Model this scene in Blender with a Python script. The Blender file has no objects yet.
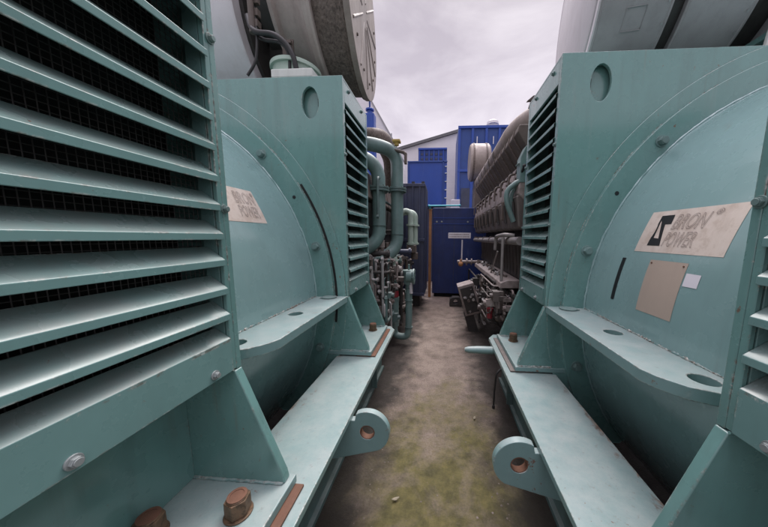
import bpy, bmesh, math, random
from mathutils import Vector, Matrix
from math import sin, cos, pi, radians, sqrt, hypot
random.seed(7)
C = bpy.context.scene
COL = C.collection

# ------------------------------------------------------------------ mesh builder
class MB:
    """collects shapes in machine coordinates (a, y, z); tf turns them into world coordinates"""
    def __init__(self, tf=None):
        self.bm = bmesh.new(); self.tf = tf or (lambda p: Vector(p))
    def v(self, p): return self.bm.verts.new(self.tf(p))
    def f(self, vs):
        try: return self.bm.faces.new(vs)
        except ValueError: return None
    def box(self, x0, x1, y0, y1, z0, z1):
        return self.prism([(x0, z0), (x1, z0), (x1, z1), (x0, z1)], y0, y1, 'y')
    def prism(self, poly, t0, t1, ax='y', holes=()):
        """extruded outline; ax y: (a,z), ax x: (y,z), ax z: (a,y)"""
        def m(u, w, t): return {'y': (u, t, w), 'x': (t, u, w), 'z': (u, w, t)}[ax]
        loops = [poly] + list(holes)
        A = []; B = []; eA = []; eB = []
        for L in loops:
            a = [self.v(m(u, w, t0)) for u, w in L]; b = [self.v(m(u, w, t1)) for u, w in L]
            A.append(a); B.append(b); n = len(L)
            for i in range(n): self.f([a[i], a[(i+1) % n], b[(i+1) % n], b[i]])
        if not holes:
            self.f(A[0]); self.f(B[0])
        else:
            for S in (A, B):
                es = []
                for a in S:
                    n = len(a)
                    for i in range(n):
                        e = self.bm.edges.get((a[i], a[(i+1) % n])) or self.bm.edges.new((a[i], a[(i+1) % n]))
                        es.append(e)
                bmesh.ops.triangle_fill(self.bm, use_beauty=True, use_dissolve=False, edges=es)
    def cyl(self, p0, p1, r0, r1=None, n=20, cap=True):
        self.tube([p0, p1], [r0, r0 if r1 is None else r1], n, cap)
    def tube(self, pts, r, n=12, cap=True):
        pts = [Vector(p) for p in pts]
        if not isinstance(r, (list, tuple)): r = [r]*len(pts)
        rings = []; up = None
        for i, p in enumerate(pts):
            if i == 0: d = pts[1]-p
            elif i == len(pts)-1: d = p-pts[i-1]
            else: d = (pts[i+1]-p).normalized()+(p-pts[i-1]).normalized()
            d.normalize()
            if up is None:
                up = Vector((0, 0, 1)) if abs(d.z) < .9 else Vector((1, 0, 0))
            s = d.cross(up).normalized(); up = s.cross(d).normalized()
            rings.append([self.v(p+(s*cos(2*pi*k/n)+up*sin(2*pi*k/n))*r[i]) for k in range(n)])
        for a, b in zip(rings, rings[1:]):
            for k in range(n): self.f([a[k], a[(k+1) % n], b[(k+1) % n], b[k]])
        if cap: self.f(rings[0]); self.f(rings[-1])
    def lathe(self, c, axis, prof, n=48):
        """prof: list of (t along axis, r)"""
        axis = Vector(axis).normalized(); c = Vector(c)
        up = Vector((0, 0, 1)) if abs(axis.z) < .9 else Vector((1, 0, 0))
        s = axis.cross(up).normalized(); up = s.cross(axis)
        rings = [[self.v(c+axis*t+(s*cos(2*pi*k/n)+up*sin(2*pi*k/n))*max(r, 1e-4)) for k in range(n)] for t, r in prof]
        for a, b in zip(rings, rings[1:]):
            for k in range(n): self.f([a[k], a[(k+1) % n], b[(k+1) % n], b[k]])
        self.f(rings[0]); self.f(rings[-1])
    def hexbolt(self, p, d, r=.014, h=.012, washer=True):
        d = Vector(d).normalized(); p = Vector(p)
        if washer: self.cyl(p, p+d*.004, r*1.45, n=18)
        self.cyl(p+d*.004, p+d*h, r*1.05, n=6); self.cyl(p+d*h, p+d*(h+.003), r*.8, n=12)
    def sphere(self, c, r, sc=(1, 1, 1), n=16):
        prof = [(-cos(pi*i/(n//2)), sin(pi*i/(n//2))) for i in range(n//2+1)]
        rings = [[self.v((c[0]+r*sc[0]*q*cos(2*pi*k/n), c[1]+r*sc[1]*q*sin(2*pi*k/n), c[2]+r*sc[2]*t)) for k in range(n)] for t, q in [(t, max(q, .01)) for t, q in prof]]
        for a, b in zip(rings, rings[1:]):
            for k in range(n): self.f([a[k], a[(k+1) % n], b[(k+1) % n], b[k]])
        self.f(rings[0]); self.f(rings[-1])

ORG = {}
def link(o, parent, org):
    ORG[o.name] = Vector(org); COL.objects.link(o)
    if parent is not None:
        o.parent = parent; o.location = Vector(org)-ORG[parent.name]
    else: o.location = org
def obj(name, mb, mat, parent=None, bevel=0, smooth=35, seg=2, sheet=False):
    bm = mb.bm
    bmesh.ops.remove_doubles(bm, verts=bm.verts, dist=1e-6)
    if not sheet: bmesh.ops.recalc_face_normals(bm, faces=bm.faces)
    lo = Vector([min(v.co[i] for v in bm.verts) for i in range(3)]); hi = Vector([max(v.co[i] for v in bm.verts) for i in range(3)])
    org = Vector(((lo.x+hi.x)/2, (lo.y+hi.y)/2, lo.z))
    for v in bm.verts: v.co -= org
    me = bpy.data.meshes.new(name); bm.to_mesh(me); bm.free()
    for p in me.polygons: p.use_smooth = True
    me.set_sharp_from_angle(angle=radians(smooth))
    o = bpy.data.objects.new(name, me); me.materials.append(mat)
    link(o, parent, org)
    if bevel:
        b = o.modifiers.new('bevel', 'BEVEL'); b.width = bevel; b.segments = seg; b.limit_method = 'ANGLE'; b.angle_limit = radians(40); b.harden_normals = True
    return o
def empty(name, loc):
    o = bpy.data.objects.new(name, None); o.empty_display_size = .2
    link(o, None, loc); return o
def tag(o, label, cat, group=None):
    o['label'] = label; o['category'] = cat
    if group: o['group'] = group
    return o
def arc(c, r, a0, a1, n, close=False):
    return [(c[0]+r*cos(radians(a0+(a1-a0)*i/n)), c[1]+r*sin(radians(a0+(a1-a0)*i/n))) for i in range(n + (0 if close else 1))]
def bend(pts, r, n=6):
    """round the corners of a pipe path"""
    pts = [Vector(p) for p in pts]; out = [pts[0]]
    for i in range(1, len(pts)-1):
        p = pts[i]; a = (pts[i-1]-p); b = (pts[i+1]-p); q = min(r, a.length*.49, b.length*.49)
        A = p+a.normalized()*q; B = p+b.normalized()*q
        for k in range(n+1):
            t = k/n; out.append(A*(1-t)**2+p*2*t*(1-t)+B*t*t)
    out.append(pts[-1]); return out

# ------------------------------------------------------------------ materials
def nodes(name):
    m = bpy.data.materials.new(name); m.use_nodes = True
    nt = m.node_tree; b = nt.nodes['Principled BSDF']; return m, nt, b
def N(nt, t, **kw):
    n = nt.nodes.new(t)
    for k, v in kw.items():
        if k in n.inputs.keys(): n.inputs[k].default_value = v
        else: setattr(n, k, v)
    return n
def mixc(nt, fac, a, b, mode='MIX'):
    n = nt.nodes.new('ShaderNodeMix'); n.data_type = 'RGBA'; n.blend_type = mode
    for i, x in ((0, fac), (6, a), (7, b)):
        if hasattr(x, 'default_value') or hasattr(x, 'links'): nt.links.new(x, n.inputs[i])
        elif isinstance(x, (int, float)): n.inputs[i].default_value = x
        else: n.inputs[i].default_value = (*x, 1)
    return n.outputs[2]
def ramp(nt, src, p0, p1, v0=0., v1=1.):
    n = nt.nodes.new('ShaderNodeMapRange'); n.inputs[1].default_value = p0; n.inputs[2].default_value = p1
    n.inputs[3].default_value = v0; n.inputs[4].default_value = v1; nt.links.new(src, n.inputs[0]); return n.outputs[0]
def mul(nt, a, b, op='MULTIPLY'):
    n = nt.nodes.new('ShaderNodeMath'); n.operation = op
    for i, x in enumerate((a, b)):
        if isinstance(x, (int, float)): n.inputs[i].default_value = x
        else: nt.links.new(x, n.inputs[i])
    return n.outputs[0]
def noise(nt, co, scale, detail=4, rough=.55, dist=0, stretch=None):
    n = N(nt, 'ShaderNodeTexNoise'); n.inputs['Scale'].default_value = scale; n.inputs['Detail'].default_value = detail
    n.inputs['Roughness'].default_value = rough; n.inputs['Distortion'].default_value = dist
    if stretch:
        mp = N(nt, 'ShaderNodeMapping'); mp.inputs['Scale'].default_value = stretch; nt.links.new(co, mp.inputs[0]); co = mp.outputs[0]
    nt.links.new(co, n.inputs['Vector']); return n.outputs['Fac']
def paint(name, col, rough=.35, var=.12, dust=0., dustcol=(.42, .42, .40), rust=0., streak=.12, metal=0., bump=.02, bscale=90, rustcol=(.16, .06, .03), grime=.0, grimecol=(.05, .045, .04), edge=None, speck=None, wear=0., coat=0., runs=0.):
    m, nt, b = nodes(name)
    geo = N(nt, 'ShaderNodeNewGeometry'); co = geo.outputs['Position']
    big = noise(nt, co, 2.3, 5); fine = noise(nt, co, 28, 6, .65)
    c = mixc(nt, ramp(nt, big, .3, .7), [x*(1-var) for x in col], [min(1, x*(1+var)) for x in col])
    c = mixc(nt, ramp(nt, fine, .35, .75, 0, var), c, [min(1, x*1.5+.03) for x in col])
    if streak:
        st = noise(nt, co, 14, 5, .6, 0, (1, 1, .09))
        c = mixc(nt, ramp(nt, st, .52, .8, 0, streak), c, grimecol)
        st2 = noise(nt, co, 9, 4, .6, 0, (1.3, 1.3, .12))
        c = mixc(nt, ramp(nt, st2, .6, .85, 0, streak*.8), c, dustcol)
    if runs:                                            # thin rust runs down the paint
        r1 = noise(nt, co, 17, 5, .6, .1, (1, 1, .045)); r2 = noise(nt, co, 2.6, 3, .5)
        c = mixc(nt, mul(nt, ramp(nt, r1, .60, .74, 0, runs), ramp(nt, r2, .44, .62)), c, (.17, .105, .06))
        r3 = noise(nt, co, 5, 6, .65, .2, (1, 1, .35)); c = mixc(nt, ramp(nt, r3, .55, .75, 0, runs*.5), c, (.07, .12, .115))
    if grime:
        g = noise(nt, co, 6, 8, .7); c = mixc(nt, ramp(nt, g, .4, .68, 0, grime), c, grimecol)
    sep = N(nt, 'ShaderNodeSeparateXYZ'); nt.links.new(geo.outputs['Normal'], sep.inputs[0])
    if dust:  # dust on upward faces; on rails and shelf its paleness also paints skylight
        d = mul(nt, ramp(nt, sep.outputs[2], .35, .9, 0, dust), ramp(nt, noise(nt, co, 11, 7, .7), .3, .65, .35, 1))
        c = mixc(nt, d, c, dustcol)
        sp = mul(nt, ramp(nt, sep.outputs[2], .6, .9), ramp(nt, noise(nt, co, 45, 5, .7), .60, .70, 0, .35))
        c = mixc(nt, sp, c, (.16, .13, .10))
    if speck:
        sc, amt, dk, lt = speck
        n1 = noise(nt, co, sc, 7, .75, .3)
        c = mixc(nt, ramp(nt, n1, .50, .40, 0, amt), c, dk); c = mixc(nt, ramp(nt, n1, .54, .66, 0, amt), c, lt)
    if edge:
        sx = N(nt, 'ShaderNodeSeparateXYZ'); nt.links.new(co, sx.inputs[0])
        e = ramp(nt, mul(nt, sx.outputs[0], 1., 'ABSOLUTE'), edge[0], edge[1])
        en = noise(nt, co, 16, 8, .75, .6, (1, .5, 1))
        k = ramp(nt, mul(nt, en, mul(nt, e, .26), 'ADD'), .70, .80, 0, .85)
        c = mixc(nt, k, c, mixc(nt, ramp(nt, noise(nt, co, 40, 5), .4, .6), (.10, .055, .035), (.22, .13, .085)))
    if rust:
        r = noise(nt, co, 19, 6, .7, .4); r2 = noise(nt, co, 3.1, 3)
        k = mul(nt, ramp(nt, r, .70-.06*rust, .73-.06*rust), ramp(nt, r2, .45, .6))
        c = mixc(nt, k, c, rustcol)
    if wear:                                            # paint worn through on the sharp edges
        bv = N(nt, 'ShaderNodeBevel'); bv.samples = 4; bv.inputs['Radius'].default_value = .007
        dt = N(nt, 'ShaderNodeVectorMath', operation='DOT_PRODUCT'); nt.links.new(bv.outputs[0], dt.inputs[0]); nt.links.new(geo.outputs['True Normal'], dt.inputs[1])
        em = ramp(nt, dt.outputs['Value'], .985, .90)
        wn = noise(nt, co, 22, 8, .75, .5); wl = noise(nt, co, 5, 4)
        k = mul(nt, em, ramp(nt, mul(nt, wn, mul(nt, wl, .6), 'ADD'), .86-.1*wear, .92-.1*wear))
        c = mixc(nt, k, c, mixc(nt, ramp(nt, noise(nt, co, 60, 4), .42, .55), (.50, .50, .46), (.13, .075, .05)))
    if coat:
        b.inputs['Coat Weight'].default_value = coat; b.inputs['Coat Roughness'].default_value = .14
    nt.links.new(c, b.inputs['Base Color'])
    nt.links.new(ramp(nt, noise(nt, co, 7, 5), .3, .7, rough*.8, min(1, rough*1.35)), b.inputs['Roughness'])
    b.inputs['Metallic'].default_value = metal
    if bump:
        bp = N(nt, 'ShaderNodeBump'); bp.inputs['Strength'].default_value = bump*10 if bump < .1 else 1; bp.inputs['Distance'].default_value = .0015
        nt.links.new(noise(nt, co, bscale, 4), bp.inputs['Height']); nt.links.new(bp.outputs[0], b.inputs['Normal'])
    return m
TEAL = (.128, .258, .240)
M = {}
M['teal'] = paint('teal_paint', TEAL, .26, .08, dust=.25, rust=.9, streak=.26, bump=0, wear=.45, coat=.7, runs=.55)
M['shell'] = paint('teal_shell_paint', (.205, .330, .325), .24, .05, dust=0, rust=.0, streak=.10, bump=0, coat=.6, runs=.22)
M['louver'] = paint('teal_louver_paint', (.138, .258, .245), .27, .08, dust=.75, dustcol=(.20, .205, .195), rust=.3, streak=.12, bump=0, wear=.25, coat=.12)
M['rail'] = paint('teal_skid_paint', (.160, .270, .264), .36, .10, dust=.6, dustcol=(.38, .40, .385), rust=1.2, streak=.14, wear=1.0)
M['shelf'] = paint('teal_shelf_paint', (.160, .270, .264), .36, .10, dust=.55, dustcol=(.40, .41, .39), rust=1.3, streak=.1, wear=1.3, edge=(.93, 1.03))
M['rail_top'] = paint('teal_skid_paint_worn', (.160, .270, .264), .36, .10, dust=.6, dustcol=(.38, .40, .385), rust=1.0, streak=.1, wear=1.1, edge=(.76, .87))
M['teal_pipe'] = paint('grey_green_pipe_paint', (.14, .23, .22), .4, .12, dust=.3, rust=.8, streak=.25, grime=.25)
M['teal_dark'] = paint('dirty_shaded_green_paint', (.085, .15, .145), .45, .15, dust=.3, rust=1.2, streak=.3, grime=.45)  # dirty paint on the pipes, painted shade on the rail web
M['bolt'] = paint('painted_bolt', (.13, .20, .19), .35, .15, dust=.2, rust=1.6, streak=0)
M['bolt_grey'] = paint('zinc_bolt', (.30, .33, .33), .4, .12, dust=.1, streak=0, metal=.4)
M['rust'] = paint('rusty_steel', (.135, .062, .036), .8, .35, streak=.1, grime=.5, grimecol=(.06, .035, .025), bump=.05, bscale=130)
M['rust_nut'] = paint('rusty_nut_steel', (.135, .085, .05), .6, .3, streak=0, grime=.6, grimecol=(.05, .05, .032), speck=(45, .6, (.03, .02, .012), (.22, .11, .055)), bump=.05, bscale=160, metal=.3)
M['wire'] = paint('mesh_wire', (.045, .045, .043), .6, .2, streak=0, bump=0)
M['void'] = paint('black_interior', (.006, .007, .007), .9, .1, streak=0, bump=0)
M['black'] = paint('black_rubber', (.012, .012, .013), .5, .2, dust=.2, streak=0)
M['dark'] = paint('oily_black_metal', (.022, .02, .019), .5, .4, dust=.25, dustcol=(.10, .09, .08), streak=.2, grime=.4, bump=.05)
M['brown'] = paint('sooty_brown_metal', (.10, .078, .066), .6, .35, dust=.2, streak=.3, grime=.4, bump=.06, bscale=50)
M['lag'] = paint('heat_stained_lagging', (.145, .115, .10), .7, .3, streak=.1, grime=.3, grimecol=(.07, .055, .045), bump=.3, bscale=42, speck=(38, .75, (.045, .036, .03), (.27, .225, .20)))
M['tan'] = paint('tan_cast_housing', (.44, .385, .36), .5, .14, streak=.3, grime=.25, grimecol=(.13, .10, .085), bump=.03)
M['tan_rim'] = paint('weathered_rim', (.27, .235, .21), .5, .2, streak=.35, grime=.4, grimecol=(.09, .07, .06))
M['face'] = paint('grey_drum_cover', (.25, .235, .235), .5, .15, streak=.4, grime=.3)
M['grey'] = paint('grey_sheet_metal', (.31, .31, .315), .36, .06, streak=.2, grime=.15, bump=.01, metal=.1)
M['grey_light'] = paint('pale_sheet_metal', (.56, .54, .56), .4, .06, streak=.22, grime=.1, grimecol=(.25, .2, .18), bump=.01)
M['white'] = paint('dirty_white_paint', (.55, .57, .54), .45, .08, dust=.3, streak=.2, grime=.15)
M['palegreen'] = paint('pale_green_paint', (.33, .42, .36), .45, .1, dust=.2, rust=.5, streak=.2)
M['red'] = paint('red_rubber', (.22, .02, .03), .5, .15, streak=.2)
M['cover'] = paint('grey_pink_cover', (.27, .225, .21), .5, .2, speck=(16, .35, (.10, .08, .07), (.5, .45, .42)), dust=.35, dustcol=(.36, .32, .31), streak=.25, grime=.4, bump=.03)
M['cover_dark'] = paint('brown_grey_cover', (.11, .09, .082), .5, .25, dust=.3, streak=.25, grime=.45, bump=.03)
M['silver'] = paint('silver_lagging', (.32, .30, .29), .45, .15, streak=.2, grime=.35, grimecol=(.12, .10, .09), metal=.35, bump=.15, bscale=40)
M['duct'] = paint('silver_brown_lagging', (.31, .265, .24), .55, .2, streak=.15, grime=.4, grimecol=(.11, .08, .065), metal=.1, bump=.15, bscale=35)
M['navy'] = paint('navy_steel', (.028, .038, .08), .4, .2, streak=.25, grime=.2)
M['cab'] = paint('dark_blue_steel', (.009, .026, .125), .42, .15, streak=.25, grime=.25, grimecol=(.01, .012, .03))
M['blue'] = paint('bright_blue_steel', (.010, .055, .30), .35, .08, streak=.12, grime=.05, grimecol=(.01, .02, .1))
M['blue_deep'] = paint('blue_cladding', (.012, .05, .22), .4, .08, streak=.1)
M['cyan'] = paint('cyan_tube', (.06, .42, .50), .4, .08, streak=.1)
M['orange'] = paint('orange_rust_post', (.36, .17, .07), .6, .25, rust=1, streak=.3, grime=.25)
M['yellow'] = paint('yellow_fitting', (.50, .36, .10), .5, .15, streak=.2)
M['sticker'] = paint('faded_decal', (.60, .52, .45), .45, .07, streak=.40, speck=(14, .5, (.44, .35, .28), (.66, .60, .54)), dustcol=(.36, .28, .22), grimecol=(.30, .22, .17), bump=.005)
M['sticker_grey'] = paint('worn_dark_decal_print', (.20, .155, .14), .5, .4, streak=0, bump=0)
M['ink'] = paint('decal_black', (.010, .010, .012), .4, .1, streak=0, bump=0)
M['patch'] = paint('bare_primer_patch', (.40, .325, .265), .5, .06, streak=.12, dustcol=(.40, .36, .32), grimecol=(.2, .15, .12), bump=.01)
M['label'] = paint('white_label', (.66, .64, .68), .5, .04, streak=.1, bump=0)
M['steel_roof'] = paint('roof_sheet', (.12, .12, .125), .6, .1, streak=0)
M['bright'] = paint('aluminium_plate', (.42, .41, .41), .4, .15, streak=.25, grime=.5, grimecol=(.10, .085, .075), metal=.3)
M['amber'] = paint('orange_tag', (.45, .20, .07), .5, .15, streak=0)
M['grit'] = paint('grit', (.20, .165, .14), .8, .5, streak=0, grime=.6)
M['leaf'] = paint('dead_leaf', (.24, .21, .15), .8, .3, streak=0)

def mat_corrugated():
    m, nt, b = nodes('corrugated_cladding')
    geo = N(nt, 'ShaderNodeNewGeometry'); co = geo.outputs['Position']
    sep = N(nt, 'ShaderNodeSeparateXYZ'); nt.links.new(co, sep.inputs[0])
    seam = ramp(nt, mul(nt, mul(nt, sep.outputs[2], 1/.45), 1.0, 'MODULO'), .0, .05, .35, 0)
    c = mixc(nt, ramp(nt, noise(nt, co, .6, 5), .3, .7), (.60, .59, .62), (.70, .68, .71))
    c = mixc(nt, seam, c, (.4, .4, .43))
    nt.links.new(c, b.inputs['Base Color']); b.inputs['Roughness'].default_value = .5
    return m
M['clad'] = mat_corrugated()

def mat_ground():
    m, nt, b = nodes('stained_mossy_concrete')
    geo = N(nt, 'ShaderNodeNewGeometry'); co = geo.outputs['Position']
    big = noise(nt, co, 1.1, 8, .6, .3); mid = noise(nt, co, 5, 9, .7); fine = noise(nt, co, 75, 9, .8)
    c = mixc(nt, ramp(nt, big, .32, .68), (.185, .138, .112), (.335, .268, .224))
    c = mixc(nt, ramp(nt, mid, .44, .70, 0, .7), c, (.085, .066, .054))
    c = mixc(nt, ramp(nt, fine, .53, .62, 0, .42), c, (.46, .39, .33))
    c = mixc(nt, ramp(nt, fine, .47, .39, 0, .7), c, (.050, .038, .030))
    c = mixc(nt, ramp(nt, noise(nt, co, 150, 3, .7), .60, .72, 0, .6), c, (.03, .025, .022))
    # moss: a wide patch close by, thinner further away
    sep = N(nt, 'ShaderNodeSeparateXYZ'); nt.links.new(co, sep.inputs[0])
    X, Y = sep.outputs[0], sep.outputs[1]
    ell = N(nt, 'ShaderNodeVectorMath', operation='DISTANCE'); nt.links.new(co, ell.inputs[0]); ell.inputs[1].default_value = (.12, 1.35, 0)
    near = ramp(nt, ell.outputs['Value'], .25, 1.9, 1, 0)
    mossn = noise(nt, co, 3.2, 9, .72, .5)
    moss = ramp(nt, mul(nt, mossn, mul(nt, near, .44), 'ADD'), .66, .96, 0, .95)
    mc = mixc(nt, ramp(nt, noise(nt, co, 13, 7, .7), .35, .65), (.060, .058, .016), (.165, .142, .046))
    c = mixc(nt, moss, c, mc)
    # oil and wet stains creeping out from beneath the skids
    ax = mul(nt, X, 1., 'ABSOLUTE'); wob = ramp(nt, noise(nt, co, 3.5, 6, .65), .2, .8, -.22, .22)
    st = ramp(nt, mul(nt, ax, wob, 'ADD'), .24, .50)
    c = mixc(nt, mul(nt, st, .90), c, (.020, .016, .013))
    # cracks
    vo = N(nt, 'ShaderNodeTexVoronoi', feature='DISTANCE_TO_EDGE'); vo.inputs['Scale'].default_value = 1.1
    wv = N(nt, 'ShaderNodeMapping'); nt.links.new(co, wv.inputs[0])
    nt.links.new(mixc(nt, .25, wv.outputs[0], N(nt, 'ShaderNodeTexNoise', Scale=3., Detail=5.).outputs['Color']), vo.inputs['Vector'])
    c = mixc(nt, ramp(nt, vo.outputs['Distance'], .001, .006, .0, 0), c, (.02, .017, .015))
    nt.links.new(c, b.inputs['Base Color'])
    nt.links.new(ramp(nt, mid, .3, .7, .55, .95), b.inputs['Roughness'])
    bp = N(nt, 'ShaderNodeBump'); bp.inputs['Strength'].default_value = 1; bp.inputs['Distance'].default_value = .014
    h = mul(nt, fine, mul(nt, mid, .8), 'ADD'); nt.links.new(h, bp.inputs['Height']); nt.links.new(bp.outputs[0], b.inputs['Normal'])
    return m
M['ground'] = mat_ground()

# ------------------------------------------------------------------ setting
g = MB(); S = 60
nx = 40
g.f([g.v((-S, -20, 0)), g.v((S, -20, 0)), g.v((S, 120, 0)), g.v((-S, 120, 0))])
go = obj('ground', g, M['ground'], sheet=True); go['kind'] = 'structure'

# ------------------------------------------------------------------ generators
AX = (2.53, 1.0); RB = 1.53                 # barrel axis (a, z) and radius
NEAR, DEP = -1.15, .64                      # rear face of the near housing, depth of a housing
TOP, BOT = 2.67, 1.01; FA = .75; BA = 4.35
PITCH = .0945; OP0, OP1 = 1.132, 2.505

def decal(mb, th0, th1, y0, y1, off, n=8, skew=0, r=RB):
    """curved patch on the barrel; angles in degrees at the axis"""
    rows = []
    for i in range(n+1):
        t = radians(th0+(th1-th0)*i/n); sk = skew*i/n
        rows.append([mb.v((AX[0]+(r+off)*cos(t), y, AX[1]+(r+off)*sin(t))) for y in (y0+sk, y1+sk)])
    for p, q in zip(rows, rows[1:]): mb.f([p[0], p[1], q[1], q[0]])

def text_mesh(body, size, outline):
    cu = bpy.data.curves.new('lettering', 'FONT'); cu.body = body; cu.size = size; cu.shear = .25
    cu.resolution_u = 4
    if outline: cu.fill_mode = 'NONE'; cu.bevel_depth = .0013; cu.bevel_resolution = 0
    o = bpy.data.objects.new('lettering', cu); COL.objects.link(o)
    dg = bpy.context.evaluated_depsgraph_get(); dg.update()
    me = o.evaluated_get(dg).to_mesh()
    vs = [v.co.copy() for v in me.vertices]; fs = [list(p.vertices) for p in me.polygons]
    o.evaluated_get(dg).to_mesh_clear(); bpy.data.objects.remove(o); bpy.data.curves.remove(cu)
    return vs, fs
def text_on_barrel(mb, body, size, y_start, th_base, dy, outline=True, off=.004):
    vs, fs = text_mesh(body, size, outline)
    out = []
    for v in vs:
        th = radians(th_base)-v.y/RB            # upwards = smaller angle
        out.append(mb.v((AX[0]+(RB+off+.3*v.z)*cos(th), y_start+dy*v.x, AX[1]+(RB+off+.3*v.z)*sin(th))))
    for f in fs: mb.f([out[i] for i in f])

def weld(tf, name, mat, pts, r, parent, step=.007):
    pts = [Vector(p) for p in pts]; out = []; rr = []
    rnd = random.Random(len(pts)*7+int(pts[0].y*100))
    for a, b in zip(pts, pts[1:]):
        n = max(1, int((b-a).length/step))
        for i in range(n):
            out.append(a.lerp(b, i/n)+Vector([rnd.uniform(-1, 1)*r*.18 for _ in range(3)])); rr.append(r*rnd.uniform(.75, 1.15))
    m = MB(tf); m.tube(out, rr, 6); obj(name, m, mat, parent, smooth=60)
def foot(root, tf, y0, y1, far, near_edge, s):
    """welded foot under an end housing between y0 (towards the lens) and y1"""
    m = MB(tf); m.box(.565, 1.6, y0-.012, y1+.012, .512, .548)
    fo = obj('foot', m, M['rail'], root, bevel=.005)
    th = .036
    prof = [(FA-.005, 1.003), (FA+.022, 1.003), (1.0, 1.003), (1.0, .549), (.585, .549), (.585, .60)]
    for ya, yb in ((y0, y0+th), (y1-th, y1)):
        m = MB(tf); m.prism([(.748, 1.004), (1.1, 1.004), (1.1, .549), (.585, .549), (.592, .585)], ya, yb, 'y')
        gu = obj('gusset', m, M['teal'], fo, bevel=.005)
        weld(tf, 'weld_bead', M['rail'], [(.59, ya-.002, .551), (1.1, ya-.002, .551)], .007, gu); weld(tf, 'weld_bead', M['rail'], [(.95, yb+.002, .55), (.95, yb+.002, 1.0)], .007, gu); weld(tf, 'weld_bead', M['teal'], [(.75, ya-.001, 1.005), (1.02, ya-.001, 1.005)], .005, gu)
    m = MB(tf); m.box(.955, .985, y0+th, y1-th, .549, 1.004); obj('web_plate', m, M['teal'], fo, bevel=.002)
    m = MB(tf); m.box(.532, .70, y0-.004, y1+.004, .5015, .5115); obj('shim', m, M['rust'] if s < 0 else M['brown'], fo, bevel=.002)
    for xx, yy in ((.68, y0+.490), (.905, y0+.405)):
        m = MB(lambda p: tf((p[0]+xx-.76, p[1], p[2])))
        m.cyl((.76, yy, .5485), (.76, yy, .555), .044, n=28)
        ro = [(.76+.039*cos(k*pi/3+.3), yy+.039*sin(k*pi/3+.3)) for k in range(6)]
        m.prism(ro, .5555, .612, 'z'); m.cyl((.76, yy, .612), (.76, yy, .617), .033, .030, n=24)
        nutw = M['rust_nut']
        nu = obj('foot_nut', m, M['rust_nut'], fo, bevel=.005)
        m = MB(lambda p: tf((p[0]+xx-.76, p[1], p[2]))); m.prism(arc((.76, yy), .030, 0, 360, 24, True), .6175, .620, 'z', [arc((.76, yy), .021, 0, 360, 24, True)]); m.cyl((.76, yy, .6172), (.76, yy, .6182), .021, n=24); obj('stud_end', m, M['rust'], nu, bevel=.001)

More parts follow.
